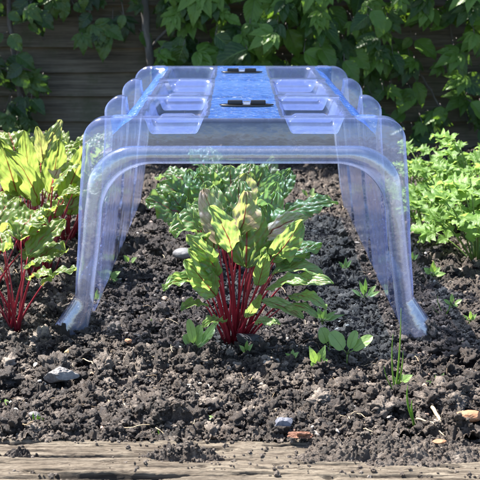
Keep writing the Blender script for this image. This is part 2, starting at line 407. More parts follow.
def spill_region(n):
    k = rs.rand(n); px = rs.uniform(-30, 510, n); py = np.where(k < .45, 439 + np.abs(rs.normal(0, 2.0, n)), 440 + 45 * rs.rand(n) ** 1.3)
    m = (k > .72) & (k < .93); px = np.where(m, rs.normal(400, 52, n), px); py = np.where(m, rs.normal(452, 9, n), py)
    m = k >= .93; px = np.where(m, rs.normal(184, 24, n), px); py = np.where(m, rs.normal(458, 5, n), py)
    keep = (gnoise(px / 30, py / 8, 5) > .12) | (k > .62) | (py < 444)
    px = np.where(keep, px, rs.normal(400, 60, n)); py = np.where(keep, py, rs.normal(450, 7, n))
    return px, np.clip(py, 436, 478)
st = [scatter('soil_clods', 640, 4, 18, logr(.0100, .32, .006, .020), M_clod, rough=.72, flat=.75, fall=.68, sink=.35),
      scatter('soil_lumps', 5600, 3, 16, logr(.0043, .38, .0025, .010), M_clod, rough=.75, fall=.62),
      scatter('soil_crumbs', 32000, 2, 10, lambda n, y: np.clip(np.exp(rs.normal(math.log(.0018), .38, n)), .0012, .0045) * (y / 1.7) ** .5, M_clod, rough=.55, flat=.85, sink=.1),
      scatter('spilt_crumbs', 1500, 2, 8, logr(.0015, .4, .0008, .004), M_dry, region=spill_region, rough=.6, sink=.0, ymin=1.08)]
for o, l in zip(st, ('dark clods of dug garden soil strewn over the bed', 'small lumps of dark soil over the bed', 'fine crumbs of dark soil over the bed', 'loose soil crumbs spilt along the timber edge')):
    tag(o, l, 'soil', kind='stuff')
# ------------------------------------------------------------------ individual stones
def stone(name, label, px, py, w, mat, flat=.5, ang=.6, seed=1, asp=.8, rough=.2, rz=0., tilt=0., sink=.25, cat='stone', sub=4, lift=0.005):
    V, Q = ico(sub); W = rock(V, seed, rough, 1, ang, 5)
    ext = W.max(0) - W.min(0); W = W - (W.max(0) + W.min(0)) / 2; W = W / ext * np.array([w, w * asp, w * flat])
    me_o = np_mesh(name, W, Q, mat, np.full(len(W), .5), smooth=ang < .3)
    p = at_z(px, py); z = float(ground_low(p[0], p[1])) + .004 + w * flat * (.5 - sink) + lift
    me_o.location = (p[0], p[1], z); me_o.rotation_euler = (tilt, 0, rz)
    return tag(me_o, label, cat)
M_terra = mat_stone('terracotta_stone', (.28, .12, .06), (.42, .22, .12), 70)
M_slate = mat_stone('slate_stone', (.07, .065, .07), (.27, .255, .24), 50, .5)
M_grey = mat_stone('grey_stone', (.17, .16, .155), (.32, .31, .30), 40, .55)
M_blue = mat_stone('blue_stone', (.05, .055, .075), (.18, .19, .23), 60, .6)
M_char = mat_stone('charred', (.012, .012, .014), (.05, .05, .055), 90, .35, .002)
M_rust = mat_stone('bark_rust', (.12, .045, .025), (.32, .16, .10), 120, .8, .002)
M_cream = mat_stone('cream_stone', (.38, .32, .23), (.56, .50, .40), 60)
M_pink = mat_stone('pink_stone', (.45, .20, .16), (.62, .38, .30), 60)
stone('stone', 'terracotta coloured wedge shaped stone near the timber at right', 467, 428, .036, M_terra, .42, .35, 5, .6, .1, .15, sink=.12)
stone('stone', 'small flat orange shard lying on the spilt soil at right', 439, 452, .018, M_terra, .3, .5, 6, .5, .1, lift=.009)
stone('slate', 'jagged grey slate piece with pale streaks left of centre', 62, 386, .050, M_slate, .5, .9, 7, .6, .4, .3, cat='stone', lift=.012)
stone('stone', 'bluish grey angular stone beside the timber, centre', 283, 433, .027, M_blue, .6, .9, 8, .7, .3, .2)
stone('stone', 'smooth grey pebble left of the centre beetroot plant', 184, 260, .048, M_grey, .5, 0, 9, .7, .08, -.1, lift=.014)
stone('charcoal_chunk', 'black ridged charred chunk at the foot of the centre beetroot', 250, 347, .044, M_char, .38, .6, 10, .6, .5, .1, cat='charcoal', lift=.012)
stone('charcoal_chunk', 'round black lump beside the small seedling left of centre beetroot', 204, 343, .024, M_char, .7, .2, 11, .8, .3, cat='charcoal', lift=.010)
stone('bark_piece', 'rusty brown crumbly bark piece on the timber edge', 300, 444, .034, M_rust, .35, .6, 12, .5, .7, .05, cat='bark', lift=.006)
stone('pebble', 'cream oval pebble in front of the slate piece', 63, 412, .011, M_cream, .6, 0, 13, .7, .1, cat='pebble')
stone('pebble', 'pinkish red pebble right of the cream oval pebble', 81, 411, .012, M_pink, .6, .3, 14, .7, .2, cat='pebble')
stone('pebble', 'yellow and pink pebble in the soil right of the rounded hump', 260, 423, .012, M_cream, .5, .5, 15, .7, .2, .4, cat='pebble')
stone('pebble', 'pale cream pebble in front of the charred chunk', 274, 371, .012, M_cream, .55, .3, 16, .6, .2, cat='pebble')
stone('pebble', 'ochre pebble behind the slate piece', 69, 356, .015, mat_stone('ochre_stone', (.42, .27, .12), (.58, .42, .22)), .6, .5, 17, .6, .2, cat='pebble')
stone('pebble', 'orange pebble between left cloche foot and slate piece', 128, 347, .013, M_terra, .6, .4, 18, .8, .2, cat='pebble')
stone('pebble', 'small white pebble behind the left cloche foot', 122, 316, .012, M_cream, .5, .3, 19, .8, .2, cat='pebble')
stone('stone', 'small grey stone in the soil left of the bluish one', 35, 424, .016, M_slate, .6, .6, 20, .8, .2)

# ------------------------------------------------------------------ the cloche (local: x across, y along, z up; origin at its front on the ground)
ZT = .354; L = .980
cloche = thing('garden_cloche', 'clear blue tinted ribbed plastic tunnel cloche standing over the beetroot row', 'cloche', (.0072, 1.664, 0))
cloche.rotation_euler = (0, 0, .0035)
NF, NS_, NC, NTOP = 18, 66, 16, 86
NW, NA = 30, 28
def half_profile(kind):
    """points from the foot tip up the side, round the corner to the top centre"""
    if kind in 'RQ': pr = dict(zt=ZT, wt=.257, wb=.279, r=.036, foot=.326, fz=.060)
    elif kind == 'F': pr = dict(zt=.311, wt=.251, wb=.275, r=.075, foot=.322, fz=.060)
    elif kind == 'O': pr = dict(zt=.284, wt=.228, wb=.248, r=.084, foot=.262, fz=.055)
    elif kind == 'B': pr = dict(zt=.351, wt=.214, wb=.248, r=.0, foot=.268, fz=.030)
    pts = []; zb = pr['fz']
    for i in range(NF):
        u = i / NF; x = pr['foot'] + (pr['wb'] - pr['foot']) * (u ** .9); pts.append((x, zb * u - .006 * (1 - u)))
    seg = lambda p, q, n: [(p[0] + (q[0] - p[0]) * i / n, p[1] + (q[1] - p[1]) * i / n) for i in range(n)]
    if kind == 'B':
        pts += seg((pr['wb'], zb), (.214, .320), NS_)
        pts += [(x + .0025 * math.sin(PI * i / NC), z + .0025 * math.sin(PI * i / NC)) for i, (x, z) in enumerate(seg((.214, .320), (.176, .351), NC))]
        pts += seg((.176, .351), (0, .352), NTOP)
    else:
        zc = pr['zt'] - pr['r']; xt = pr['wt']; na = NA if kind in 'RQ' else NS_ - NW + NC
        pts += seg((pr['wb'], zb), (xt, zc), NW)
        pts += [(xt - pr['r'] + pr['r'] * math.cos(PI / 2 * i / na), zc + pr['r'] * math.sin(PI / 2 * i / na)) for i in range(na)]
        if kind in 'RQ':
            pts += seg((xt - pr['r'], ZT), (.216, ZT), NS_ - NW - NA); pts += seg((.216, ZT), (.176, ZT), NC); pts += seg((.176, ZT), (0, ZT), NTOP)
        else: pts += seg((xt - pr['r'], pr['zt']), (0, pr['zt']), NTOP)
    if kind == 'Q':
        k = NF + NW; pts = pts[:k]
        pts += [(xt - .030 + .030 * math.cos(PI * .62 * i / NA), ZT - .030 + .030 * math.sin(PI * .62 * i / NA)) for i in range(NA)]
        pts += seg(pts[-1], (.2155, .3235), NS_ - NW - NA + 1)[1:]; pts += seg((.2155, .3235), (.178, ZT), NC); pts += seg((.178, ZT), (0, ZT), NTOP)
    pts.append((0, pts[-1][1]))
    return np.array(pts)
PR = {k: half_profile(k) for k in 'RFOBQ'}
def smooth(a, b, x): x = np.clip((x - a) / (b - a), 0, 1); return x * x * (3 - 2 * x)
ribs = [.036, L / 3 + .006, 2 * L / 3 - .006, L - .036]
stations = []     # (t, profile array, allow pockets)
def half(A, t): stations.append((t, A))
O, Fp, R, B = PR['O'], PR['F'], PR['R'], PR['B']
for k in range(9):                       # rounded lip between the opening edge and the arch rim
    q = k / 8; stations.append((.012 - .014 * math.sin(PI * q), O + (Fp - O) * (.5 - .5 * math.cos(PI * q))))
for k in range(1, 7):
    q = k / 6; stations.append((.012 + .006 * q ** 2, Fp + (R - Fp) * (q * .985)))
for k in range(1, 5): 
    q = k / 4; stations.append((.018 + .006 * math.sin(PI / 2 * q), Fp + (R - Fp) * (.985 + .015 * (1 - math.cos(PI / 2 * q)))))
front = list(stations)
for t in np.arange(.030, L - .0299, .0034):
    w = 0; Rk = R
    for i_, c in enumerate(ribs):
        inner = i_ in (1, 2); wk = float(1 - smooth(.015, .028, abs(t - c))) if inner else float(1 - smooth(.018, .034, abs(t - c)))
        if wk > w: w = wk; Rk = PR['Q'] if inner else R
    stations.append((float(t), B + (Rk - B) * w))
for t, P in reversed(front): stations.append((L - t, P))
ts = np.array([s[0] for s in stations]); PP = np.stack([s[1] for s in stations])    # M x N x 2
# recessed pockets in the roof
bays = [(.056, ribs[1] - .022), (ribs[1] + .022, ribs[2] - .022), (ribs[2] + .022, L - .056)]
def pocket(x, t):
    d = 0
    for a_, b_ in bays:
        # soft rounded rectangle with sloping walls
        dx = np.minimum(x - .062, .168 - x); dt = np.minimum(t - a_, b_ - t)
        r = .022
        dd = np.where((dx < r) & (dt < r), r - np.sqrt(np.maximum(r - dx, 0) ** 2 + np.maximum(r - dt, 0) ** 2), np.minimum(dx, dt))
        f = smooth(0, .017, dd)
        c = (a_ + b_) / 2
        bar = .60 * (1 - smooth(.012, .024, np.abs(t - c))) * smooth(.004, .03, dx)
        d = d + f * (.030 - .030 * bar)
    return d
T2 = np.repeat(ts[:, None], PP.shape[1], 1)
topmask = np.zeros(PP.shape[1]); topmask[NF + NS_ + NC:] = 1
inside = (ts > .03) & (ts < L - .03)
PP[..., 1] -= pocket(PP[..., 0], T2) * topmask[None] * inside[:, None]
# slight real-life waviness of the vacuum formed sheet
wob = .0012 * gnoise(T2 / .06, PP[..., 1] / .05, 90)
right = np.stack([PP[..., 0] + wob, T2, PP[..., 1]], -1)
left = right * np.array([-1, 1, 1]); left[..., 0] += .0008 * gnoise(T2 / .07, PP[..., 1] / .06, 91)
cc = np.arange(right.shape[1]); strip = smooth(NF + NS_ + 1, NF + NS_ + 4, cc) * (1 - smooth(NF + NS_ + NC - 4, NF + NS_ + NC - 1, cc))
for A_ in (right, left): A_[..., 2] += strip[None] * .0016 * np.sign(np.sin(ts / .026 * 2 * PI))[:, None] * inside[:, None]
for A_ in (right, left):
    low = np.clip(1 - A_[..., 2] / .055, 0, 1); fr_ = (1 - smooth(.014, .034, T2)) - smooth(L - .034, L - .014, T2)
    A_[..., 1] -= .007 * low * fr_
full = np.concatenate([left, right[:, -2::-1]], 1)
M_film = mat_plastic('clear_plastic', hf=.12, gl=1.5, rough=.05)
M_lip = mat_plastic('lip_plastic', hf=.22, haze=(.66, .74, 1.0), rough=.10, speck=1.0, gl=2.2)
M_blue_film = mat_plastic('blue_plastic', tcol=(.60, .78, .99), haze=(.05, .22, .98), hf=.22, rough=.13, mottled=.12, speck=.4, gl=1.1, wmix=.75)
nM, nN = full.shape[:2]
nlip = 9
idx_c0 = NF + NS_; idx_c1 = NF + NS_ + NC      # chamfer span on the left half
def part_from(r0, r1, c0, c1, name, mat, th=0):
    sub = full[r0:r1, c0:c1]
    o = np_mesh(name, sub.reshape(-1, 3), grid_quads(sub.shape[0], sub.shape[1]), mat, np.full(sub.shape[0] * sub.shape[1], .5), cloche)
    if th:
        md = o.modifiers.new('thickness', 'SOLIDIFY'); md.thickness = th; md.offset = 0
    return o
r_in0 = len(front); r_in1 = nM - len(front)
c1l = idx_c1; c1r = nN - idx_c1
cs = nN // 2; hwc = int(round(.0575 / (.176 / NTOP)))          # half of the centre strip in columns
part_from(0, nlip, 0, nN, 'end_rim', M_lip, .0018)
part_from(nM - nlip, nM, 0, nN, 'end_rim', M_lip, .0018)
part_from(nlip - 1, r_in0, 0, nN, 'end_panel', M_film)
part_from(r_in1, nM - nlip + 1, 0, nN, 'end_panel', M_film)
a0, a1 = r_in0 - 1, r_in1 + 1
part_from(a0, a1, 0, idx_c0 + 1, 'side_wall', M_film)
part_from(a0, a1, nN - idx_c0 - 1, nN, 'side_wall', M_film)
b0 = int(np.searchsorted(ts, .052)); b1 = int(np.searchsorted(ts, L - .052))
for q0, q1 in ((idx_c0, c1l + 1), (c1r - 1, nN - idx_c0)):
    part_from(b0, b1 + 1, q0, q1, 'shoulder_strip', M_blue_film)
    part_from(a0, b0 + 1, q0, q1, 'shoulder_corner', M_film); part_from(b1, a1, q0, q1, 'shoulder_corner', M_film)
part_from(a0, a1, c1l, cs - hwc + 1, 'roof_panel', M_film)
part_from(a0, a1, cs + hwc, c1r, 'roof_panel', M_film)
part_from(a0, a1, cs - hwc, cs + hwc + 1, 'centre_strip', M_blue_film)
# vents
m = NT('black_plastic'); M_black = m.done(m.bsdf(Base_Color=(.008, .008, .010), Roughness=.3))
for (vx, vy) in ((247, 105), (243, 72)):
    w = at_z(vx, vy, ZT); lx, ly = w[0] - cloche.location.x, w[1] - 1.664
    a = Acc(); rings = [(0, .0006), (.7, .0010), (.9, .0022), (1.0, .0018), (1.0, .0)]
    P = [[(r * .047 * math.cos(q), r * .016 * math.sin(q), z) for q in np.linspace(0, 2 * PI, 41)] for r, z in rings]
    a.grid(P); v = a.build('vent', M_black, cloche); v.location = (lx, ly, ZT - .0005)
    for s in (-1, 1):
        a = Acc(); box(a, s * .020 - .013, s * .020 + .013, -.006, .007, .002, .0085); c = a.build('vent_flap', M_black, v, False)
        md = c.modifiers.new('b', 'BEVEL'); md.width = .0012; md.segments = 2
    a = Acc(); box(a, -.006, .006, -.005, .012, .002, .006); c = a.build('vent_tab', M_lip, v, False)

# ------------------------------------------------------------------ leaves
def bez(p0, p1, p2, n):
    t = np.linspace(0, 1, n)[:, None]
    return (1 - t) ** 2 * np.array(p0) + 2 * t * (1 - t) * np.array(p1) + t ** 2 * np.array(p2)
def outline(kind, u):
    if kind == 'beet': return np.clip(np.sin(PI * np.clip(u, 0, 1) ** .80) ** .55, 0, 1) * (1 - .15 * u)
    if kind == 'ovate': return np.sin(PI * u ** .62) ** .85 * (1 - .45 * u ** 3)
    if kind == 'round': return np.sqrt(np.clip(1 - (2 * u - 1) ** 2, 0, 1))
    if kind == 'lance': return np.sin(PI * u ** .8) ** 1.1
def leaf(acc, base, d, nrm, length, width, kind='beet', droop=.6, fold=.25, wave=.12, teeth=0., nteeth=9, nu=16, nv=8, col=.5, seed=0, curl=0.0, pucker=.0):
    """base point, start direction, upper-side normal"""
    r = random.Random(seed); ph = r.uniform(0, 9)
    fq = r.uniform(.65, 1.5); fq2 = r.uniform(.6, 1.4)
    d = np.array(d, float); d /= np.linalg.norm(d); nrm = np.array(nrm, float); nrm -= nrm.dot(d) * d; nrm /= np.linalg.norm(nrm) + 1e-9
    side = np.cross(d, nrm)
    mid = [np.array(base, float)]; dirs = []; step = length / nu; tw = r.uniform(-.3, .3)
    dd = d.copy(); nn = nrm.copy()
    for i in range(nu + 1):
        dirs.append((dd.copy(), nn.copy()))
        ang = droop / nu * (0.5 + 1.0 * i / nu)
        dd2 = dd * math.cos(ang) - nn * math.sin(ang); nn = nn * math.cos(ang) + dd * math.sin(ang); dd = dd2
        mid.append(mid[-1] + dd * step)
    P = []; UV = []
    for i in range(nu + 1):
        u = i / nu; w = float(outline(kind, np.array(u))) * width / 2
        if i == 0: w = max(w, width * .03)
        if teeth: w *= 1 + teeth * (abs(((u * nteeth) % 1) - .5) * 2 - .5) * 1.4 * (1 if u < .97 else 0)
        dv, nv_ = dirs[i]; sd = np.cross(dv, nv_); row = []; ruv = []
        for j in range(-nv, nv + 1):
            v = j / nv; av = abs(v)
            s = 1 if v >= 0 else -1
            h = fold * w * av + wave * width * (av ** 1.6) * math.sin(u * 13 * fq + ph + s * 1.3 + v * 1.1) * .5 + wave * width * .35 * av ** 3 * math.sin(u * 31 * fq2 + ph * 2 + s)
            h -= curl * w * av ** 2; h += .018 * width * math.sin(u * 45 * fq2 + ph + v * 3) * math.sin(v * 9 + ph + u * 4) * (1 - av)
            if pucker: h += pucker * width * mnoise.noise(Vector((u * 7 + ph, v * 4, ph))) * (1 - av ** 4)
            fw = -teeth * .0
            back = .18 * av * av * w if kind != 'round' else 0
            row.append(mid[i] + sd * (v * w) + nv_ * h + dv * back); ruv.append((.5 + v / 2 * .98, u))
        P.append(row); UV.append(ruv)
    acc.grid(P, UV, col)

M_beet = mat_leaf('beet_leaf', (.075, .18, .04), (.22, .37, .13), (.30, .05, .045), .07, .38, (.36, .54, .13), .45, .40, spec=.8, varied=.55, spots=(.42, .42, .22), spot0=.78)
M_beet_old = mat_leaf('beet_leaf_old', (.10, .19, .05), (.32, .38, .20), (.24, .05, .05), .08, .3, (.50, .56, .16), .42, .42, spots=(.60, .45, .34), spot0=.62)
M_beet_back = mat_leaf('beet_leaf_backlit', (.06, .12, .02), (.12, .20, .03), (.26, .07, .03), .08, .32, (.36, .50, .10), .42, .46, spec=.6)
M_stalk = mat_stalk('beet_stalk', (.13, .006, .014), (.46, .035, .06), .30)
M_gstalk = mat_stalk('green_stalk', (.08, .14, .03), (.20, .28, .06))
M_potato = mat_leaf('veg_leaf', (.07, .16, .025), (.17, .30, .06), (.24, .38, .12), .07, .25, (.38, .56, .12), .42, .52, spec=.45)
M_seedl = mat_leaf('seedling_leaf', (.18, .32, .08), (.32, .46, .18), (.26, .38, .12), .06, .12, (.38, .60, .08), .40, .45, nside=4)
M_ivy = mat_leaf('climber_leaf', (.014, .052, .008), (.105, .215, .028), (.12, .22, .05), .07, .40, (.19, .36, .03), .36, .45, varied=.75)
M_ivy2 = mat_leaf('climber_leaf_dark', (.010, .036, .006), (.05, .11, .016), (.07, .13, .03), .06, .35, (.08, .17, .02), .26, .42, varied=.7)
M_vine = mat_wood('vine_bark', (60, 60, 8), [(.3, (.05, .045, .04)), (.6, (.16, .15, .14)), (.8, (.28, .27, .25))])

cam_dir = np.array([0, -cT, sT])
def beet_plant(label, base, leaves, seed=0, stalk_col=.5, mats=(None, None)):
    """leaves: list of (attach point world, tip direction, length, width, normal, droop, old, stalk radius)"""
    th = thing('beetroot_plant', label, 'plant', base, 'beetroot plants in the bed'); b = np.array(base, float)
    A = Acc(); O_ = Acc(); r = random.Random(seed)
    for i, (tip, d, ln, wd, nrm, droop, old, sr) in enumerate(leaves):
        tip = np.array(tip, float) - b; d = np.array(d, float); d /= np.linalg.norm(d)
        root = np.array([r.uniform(-.010, .010), r.uniform(-.010, .010), -.01])
        root += np.array([tip[0], tip[1], 0]) * .16; sr = sr * r.uniform(.75, 1.2)
        ctrl = tip * .45 + root * .55 + np.array([0, 0, .12 * tip[2]]) + np.array([r.uniform(-.006, .006), r.uniform(-.006, .006), 0]) - .03 * np.array([tip[0], tip[1], 0])
        pts = bez(root, ctrl, tip, 12)
        s = Acc(); s.tube(pts, [sr * (1.25 - .75 * k / 11) for k in range(12)], 8, .5, True, .75); s.build('stalk', M_stalk, th)
        dd = pts[-1] - pts[-2]; dd /= np.linalg.norm(dd); dd = dd * .45 + d * .75
        leaf(O_ if old else A, tip, dd, nrm, ln, wd, 'beet', droop, r.uniform(.1, .5), r.uniform(.10, .28), .0, r.choice((7, 9, 11)), 34, 14, r.random(), seed * 97 + i, r.uniform(-.2, .5), .10)
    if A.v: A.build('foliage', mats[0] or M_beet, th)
    if O_.v: O_.build('wilted_foliage', M_beet_old, th)
    return th
def rand_leaves(base, n, hgt, spread, seed, ln=(.07, .11), old=.15, face=.5, sr=.0028):
    r = random.Random(seed); out = []
    for i in range(n):
        q = 2 * PI * i / n * 1.0 + r.uniform(-.5, .5); e = r.uniform(.3, 1) * spread; z = hgt * r.uniform(.45, 1) * (1.05 - .3 * e / spread)
        tip = np.array([base[0] + e * math.cos(q), base[1] + e * math.sin(q), z])
        d = np.array([math.cos(q) * .8, math.sin(q) * .8, r.uniform(.1, .9)])
        nrm = np.array([-math.cos(q) * .5, -math.sin(q) * .5 - face * r.random(), 1.0])
        l = r.uniform(*ln); out.append((tip, d, l, l * r.uniform(.55, .75), nrm, r.uniform(.5, 1.6), r.random() < old, sr * r.uniform(.7, 1.2)))
    return out
def pxleaves(rows, Y):
    """rows: attach px, py, depth offset, tip px, py, tip depth offset, width m, face (0 edge-on to 1 facing camera), droop, old"""
    out = []
    for (ax, ay, dy, tx, ty, ty_, w, face, dr, old) in rows:
        p = at_y(ax, ay, Y + dy); q = at_y(tx, ty, Y + dy + ty_)
        d = q - p; ln = np.linalg.norm(d) * 1.12
        nrm = np.array([0, -1, .25]) * face + np.array([0, .1, 1]) * (1 - face)
        if abs(nrm.dot(d / np.linalg.norm(d))) > .8 * np.linalg.norm(nrm): nrm = nrm + np.array([.4, -.6, 0])
        if dr > 0: d = d + nrm / np.linalg.norm(nrm) * ln * dr * .33
        out.append((p, d, ln * 1.05, w * 1.2, nrm, dr, old, .0023))
    return out
bc = at_z(232, 341); Yc = float(bc[1]) + .01
rows = [
    # ax, ay, dy, tx, ty, tipdy, width, face, droop, old
    (246, 268, -.01, 240, 208, .02, .062, .85, .5, 0),
    (252, 262, .01, 268, 212, .03, .066, .8, .7, 0),
    (262, 240, .00, 304, 232, -.03, .036, .5, 1.0, 1),
    (205, 238, -.02, 176, 240, -.04, .046, .35, 1.2, 0),
    (216, 296, -.05, 186, 270, -.03, .036, .8, .5, 0),
    (222, 245, .00, 204, 196, .01, .038, .7, .8, 1),
    (214, 250, .03, 222, 195, .03, .046, .7, .4, 0),
    (272, 274, -.01, 313, 290, -.04, .034, .3, .9, 0),
    (285, 282, -.03, 321, 300, -.05, .026, .5, .5, 0),
    (262, 300, -.04, 288, 332, -.03, .020, .5, .7, 0),
    (206, 262, -.02, 196, 240, -.01, .030, .6, .5, 0),
    (268, 262, -.01, 282, 236, .0, .035, .8, .5, 0),
    (210, 292, -.03, 178, 290, -.05, .028, .4, .9, 0),
    (240, 240, .04, 232, 190, .06, .050, .8, .5, 0),
    (278, 255, .02, 300, 250, -.02, .030, .6, .9, 0),
    (258, 285, -.04, 262, 262, -.03, .022, .9, .4, 0),
    (248, 258, .01, 262, 214, -.0, .05, .8, .9, 1), (214, 282, -.05, 196, 262, -.05, .034, .6, .6, 0),
    (276, 268, .0, 306, 262, -.02, .034, .5, .9, 0), (268, 290, -.04, 300, 285, -.05, .030, .4, .8, 0), 
    (240, 234, -.01, 256, 204, -.02, .040, .5, 1.1, 1), (228, 252, -.01, 234, 214, .0, .038, .8, .8, 0), (270, 246, .02, 294, 222, .0, .042, .4, 1.1, 1), (216, 232, .03, 188, 214, .02, .044, .5, 1.0, 0), (282, 262, .0, 316, 250, -.02, .038, .4, 1.0, 0),
    (196, 282, -.04, 172, 300, -.06, .026, .3, .9, 0), (206, 306, -.05, 190, 318, -.06, .022, .4, .7, 0), (290, 296, -.04, 312, 316, -.06, .024, .4, .8, 0), (224, 322, -.06, 205, 332, -.07, .020, .4, .6, 0), (258, 240, .03, 274, 200, .04, .05, .8, .6, 0),
    (200, 228, .01, 174, 236, -.03, .040, .4, 1.1, 0), (232, 250, -.04, 212, 226, -.05, .034, .6, .9, 0), (274, 258, -.03, 296, 244, -.05, .036, .5, 1.1, 0), (218, 276, -.05, 200, 252, -.06, .030, .5, 1.0, 0),
    (284, 306, -.05, 304, 322, -.06, .020, .4, .9, 0),
    (255, 322, -.04, 276, 326, -.04, .016, .5, .6, 0),
    (246, 318, -.05, 262, 306, -.05, .016, .8, .4, 0),
]
beet_plant('bushy beetroot plant with crimson stalks at the tunnel mouth, centre', (bc[0], Yc, 0), pxleaves(rows, Yc), 3)
# second plant just behind it and the row going back under the tunnel
b2 = at_z(225, 268); Y2 = float(b2[1])
rows2 = [
    (190, 222, .0, 150, 212, -.03, .060, .5, .9, 0), (196, 212, .02, 160, 192, .0, .05, .6, .7, 0), (215, 205, .0, 198, 180, .02, .060, .8, .4, 0),
    (232, 200, .0, 228, 172, .03, .060, .8, .4, 0), (250, 205, .02, 262, 172, .03, .050, .8, .4, 0), (262, 205, .0, 280, 180, .0, .044, .7, .5, 0),
    (282, 215, -.02, 326, 212, -.06, .042, .5, .8, 0), (240, 212, -.04, 242, 180, -.02, .050, .9, .4, 1), (275, 200, .03, 284, 174, .04, .042, .8, .3, 0), (222, 195, .06, 214, 168, .05, .042, .8, .3, 0), (244, 192, .08, 250, 168, .06, .042, .8, .3, 0), (202, 200, .06, 188, 176, .04, .042, .7, .4, 0), (180, 204, .03, 154, 200, .0, .045, .5, .9, 0), (186, 216, .0, 172, 196, .0, .045, .7, .6, 0), (262, 214, -.03, 270, 188, -.03, .045, .9, .4, 0), (216, 216, -.03, 208, 190, -.03, .045, .9, .4, 0),
    (205, 225, -.02, 180, 235, -.05, .04, .5, .7, 0), (212, 210, .05, 205, 172, .05, .042, .8, .3, 0), (258, 190, .05, 272, 166, .05, .042, .8, .3, 1)]
beet_plant('spreading beetroot plant behind the first one under the tunnel', (b2[0], Y2, 0), pxleaves(rows2, Y2), 4)
beet_plant('farthest beetroot plant deep under the tunnel', (-.05, 2.38, 0), rand_leaves((-.05, 2.38), 16, .15, .09, 21, (.07, .10), .0, sr=.002), 5)
# left row
leftp = [
    ('beetroot plant with reddish stalks left of the tunnel foot, nearest of the left row', at_z(14, 326), .19, .075, 12, 31),
    ('beetroot plant at the picture edge with tall pale leaves in the left row', at_z(-18, 300), .25, .10, 14, 32),
    ('beetroot plant with large backlit leaves beside the tunnel wall', at_z(42, 272), .24, .085, 15, 33),
    ('tall beetroot plant with a curled red tipped leaf in the left row', at_z(24, 246), .27, .10, 16, 34),
    ('beetroot plant behind the tunnel leg in the left row', at_z(66, 240), .22, .08, 13, 35),
    ('beetroot plant at the far left end of the left row', at_z(-8, 222), .25, .10, 14, 36),
    ('farthest beetroot plant of the left row beside the tunnel', at_z(80, 208), .22, .09, 12, 37)]
for lb, b, hg, sp, n, sd in leftp:
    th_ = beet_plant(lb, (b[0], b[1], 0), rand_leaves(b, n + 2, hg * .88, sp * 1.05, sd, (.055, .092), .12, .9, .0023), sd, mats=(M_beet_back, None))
# the lone tall leaf with red tip in the left row
b = at_z(24, 246); p0 = at_y(30, 225, b[1] - .05); p1 = at_y(40, 165, b[1] - .05)
rows3 = [(41, 162, -.05, 64, 133, -.02, .030, .8, .2, 1), (44, 164, -.05, 34, 136, -.03, .024, .7, .5, 1), (50, 192, -.12, 56, 160, -.08, .044, .85, .6, 0), (64, 200, -.12, 74, 166, -.1, .042, .8, .5, 0), (18, 198, -.1, 6, 160, -.08, .046, .8, .7, 0), (30, 200, -.1, 28, 158, -.1, .040, .7, .6, 0), (38, 205, -.13, 20, 190, -.15, .04, .5, .9, 0), (70, 215, -.1, 66, 185, -.1, .035, .6, .9, 0)]
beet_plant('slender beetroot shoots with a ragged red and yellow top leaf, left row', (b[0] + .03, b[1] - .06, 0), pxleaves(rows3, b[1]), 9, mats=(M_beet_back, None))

# ------------------------------------------------------------------ leafy vegetables right of the tunnel
def veg_plant(label, base, hgt, spread, n, seed, size=.06):
    th = thing('leafy_vegetable', label, 'plant', (base[0], base[1], 0), 'light green vegetable plants right of the tunnel')
    r = random.Random(seed); A = Acc(); S = Acc()
    for i in range(n):
        q = r.uniform(0, 2 * PI); e = spread * math.sqrt(r.random()); z = hgt * r.uniform(.3, 1) * (1 - .35 * (e / spread) ** 2)
        tip = np.array([e * math.cos(q), e * math.sin(q), z]); root = np.array([tip[0] * .12, tip[1] * .12, -.005])
        pts = bez(root, tip * .5 + np.array([0, 0, .2 * z]), tip, 8); S.tube(pts, [.0022 - .00015 * k for k in range(8)], 6)
        d0 = np.array([math.cos(q), math.sin(q), r.uniform(-.1, .7)]); nr = np.array([r.uniform(-.3, .3), r.uniform(-.7, .1), 1.])
        c = r.random(); sz = size * r.uniform(.7, 1.15)
        # compound leaf: one end leaflet and two to four at the sides, deeply toothed
        leaf(A, tip, d0, nr, sz, sz * .80, 'ovate', r.uniform(.3, 1.1), .2, .18, .62, 5, 20, 5, c, seed * 31 + i)
        for s in (-1, 1):
            sd = np.cross(d0, nr); sd /= np.linalg.norm(sd)
            leaf(A, tip - d0 * .004, d0 * .55 + s * sd, nr, sz * .75, sz * .50, 'ovate', r.uniform(.3, 1.1), .2, .18, .62, 4, 16, 4, c, seed * 31 + i + 1000 * s)
            if r.random() < .6: leaf(A, (root + tip * 2) / 3 + np.array([0, 0, .01]), d0 * .2 + s * sd + np.array([0, 0, .3]), nr, sz * .5, sz * .35, 'ovate', .7, .2, .14, .42, 4, 14, 4, c, seed * 77 + i + 1000 * s)
    S.build('stems', M_gstalk, th); A.build('foliage', M_potato, th)
veg = [('bright green toothed vegetable at the right picture edge, front of the clump', at_z(478, 262), .19, .10, 26, 51, .062),
       ('light green vegetable plant behind the right tunnel leg', at_z(424, 236), .13, .075, 22, 52, .046),
       ('tall light green vegetable in the middle of the right clump', at_z(452, 225), .17, .095, 26, 53, .05),
       ('vegetable with jagged upright leaves at the back of the right clump', at_z(434, 203), .17, .09, 22, 54, .05),
       ('tallest vegetable of the clump at the right edge, at the back', at_z(480, 212), .22, .10, 24, 55, .055),
       ('low vegetable at the back beside the tunnel, right side', at_z(408, 200), .12, .07, 16, 56, .04),
       ('vegetable plant just outside the bright ones by the right border', at_z(510, 235), .20, .10, 20, 57, .06)]
for v in veg: veg_plant(v[0], v[1], v[2], v[3] * 1.08, int(v[4] * .8), *v[5:])

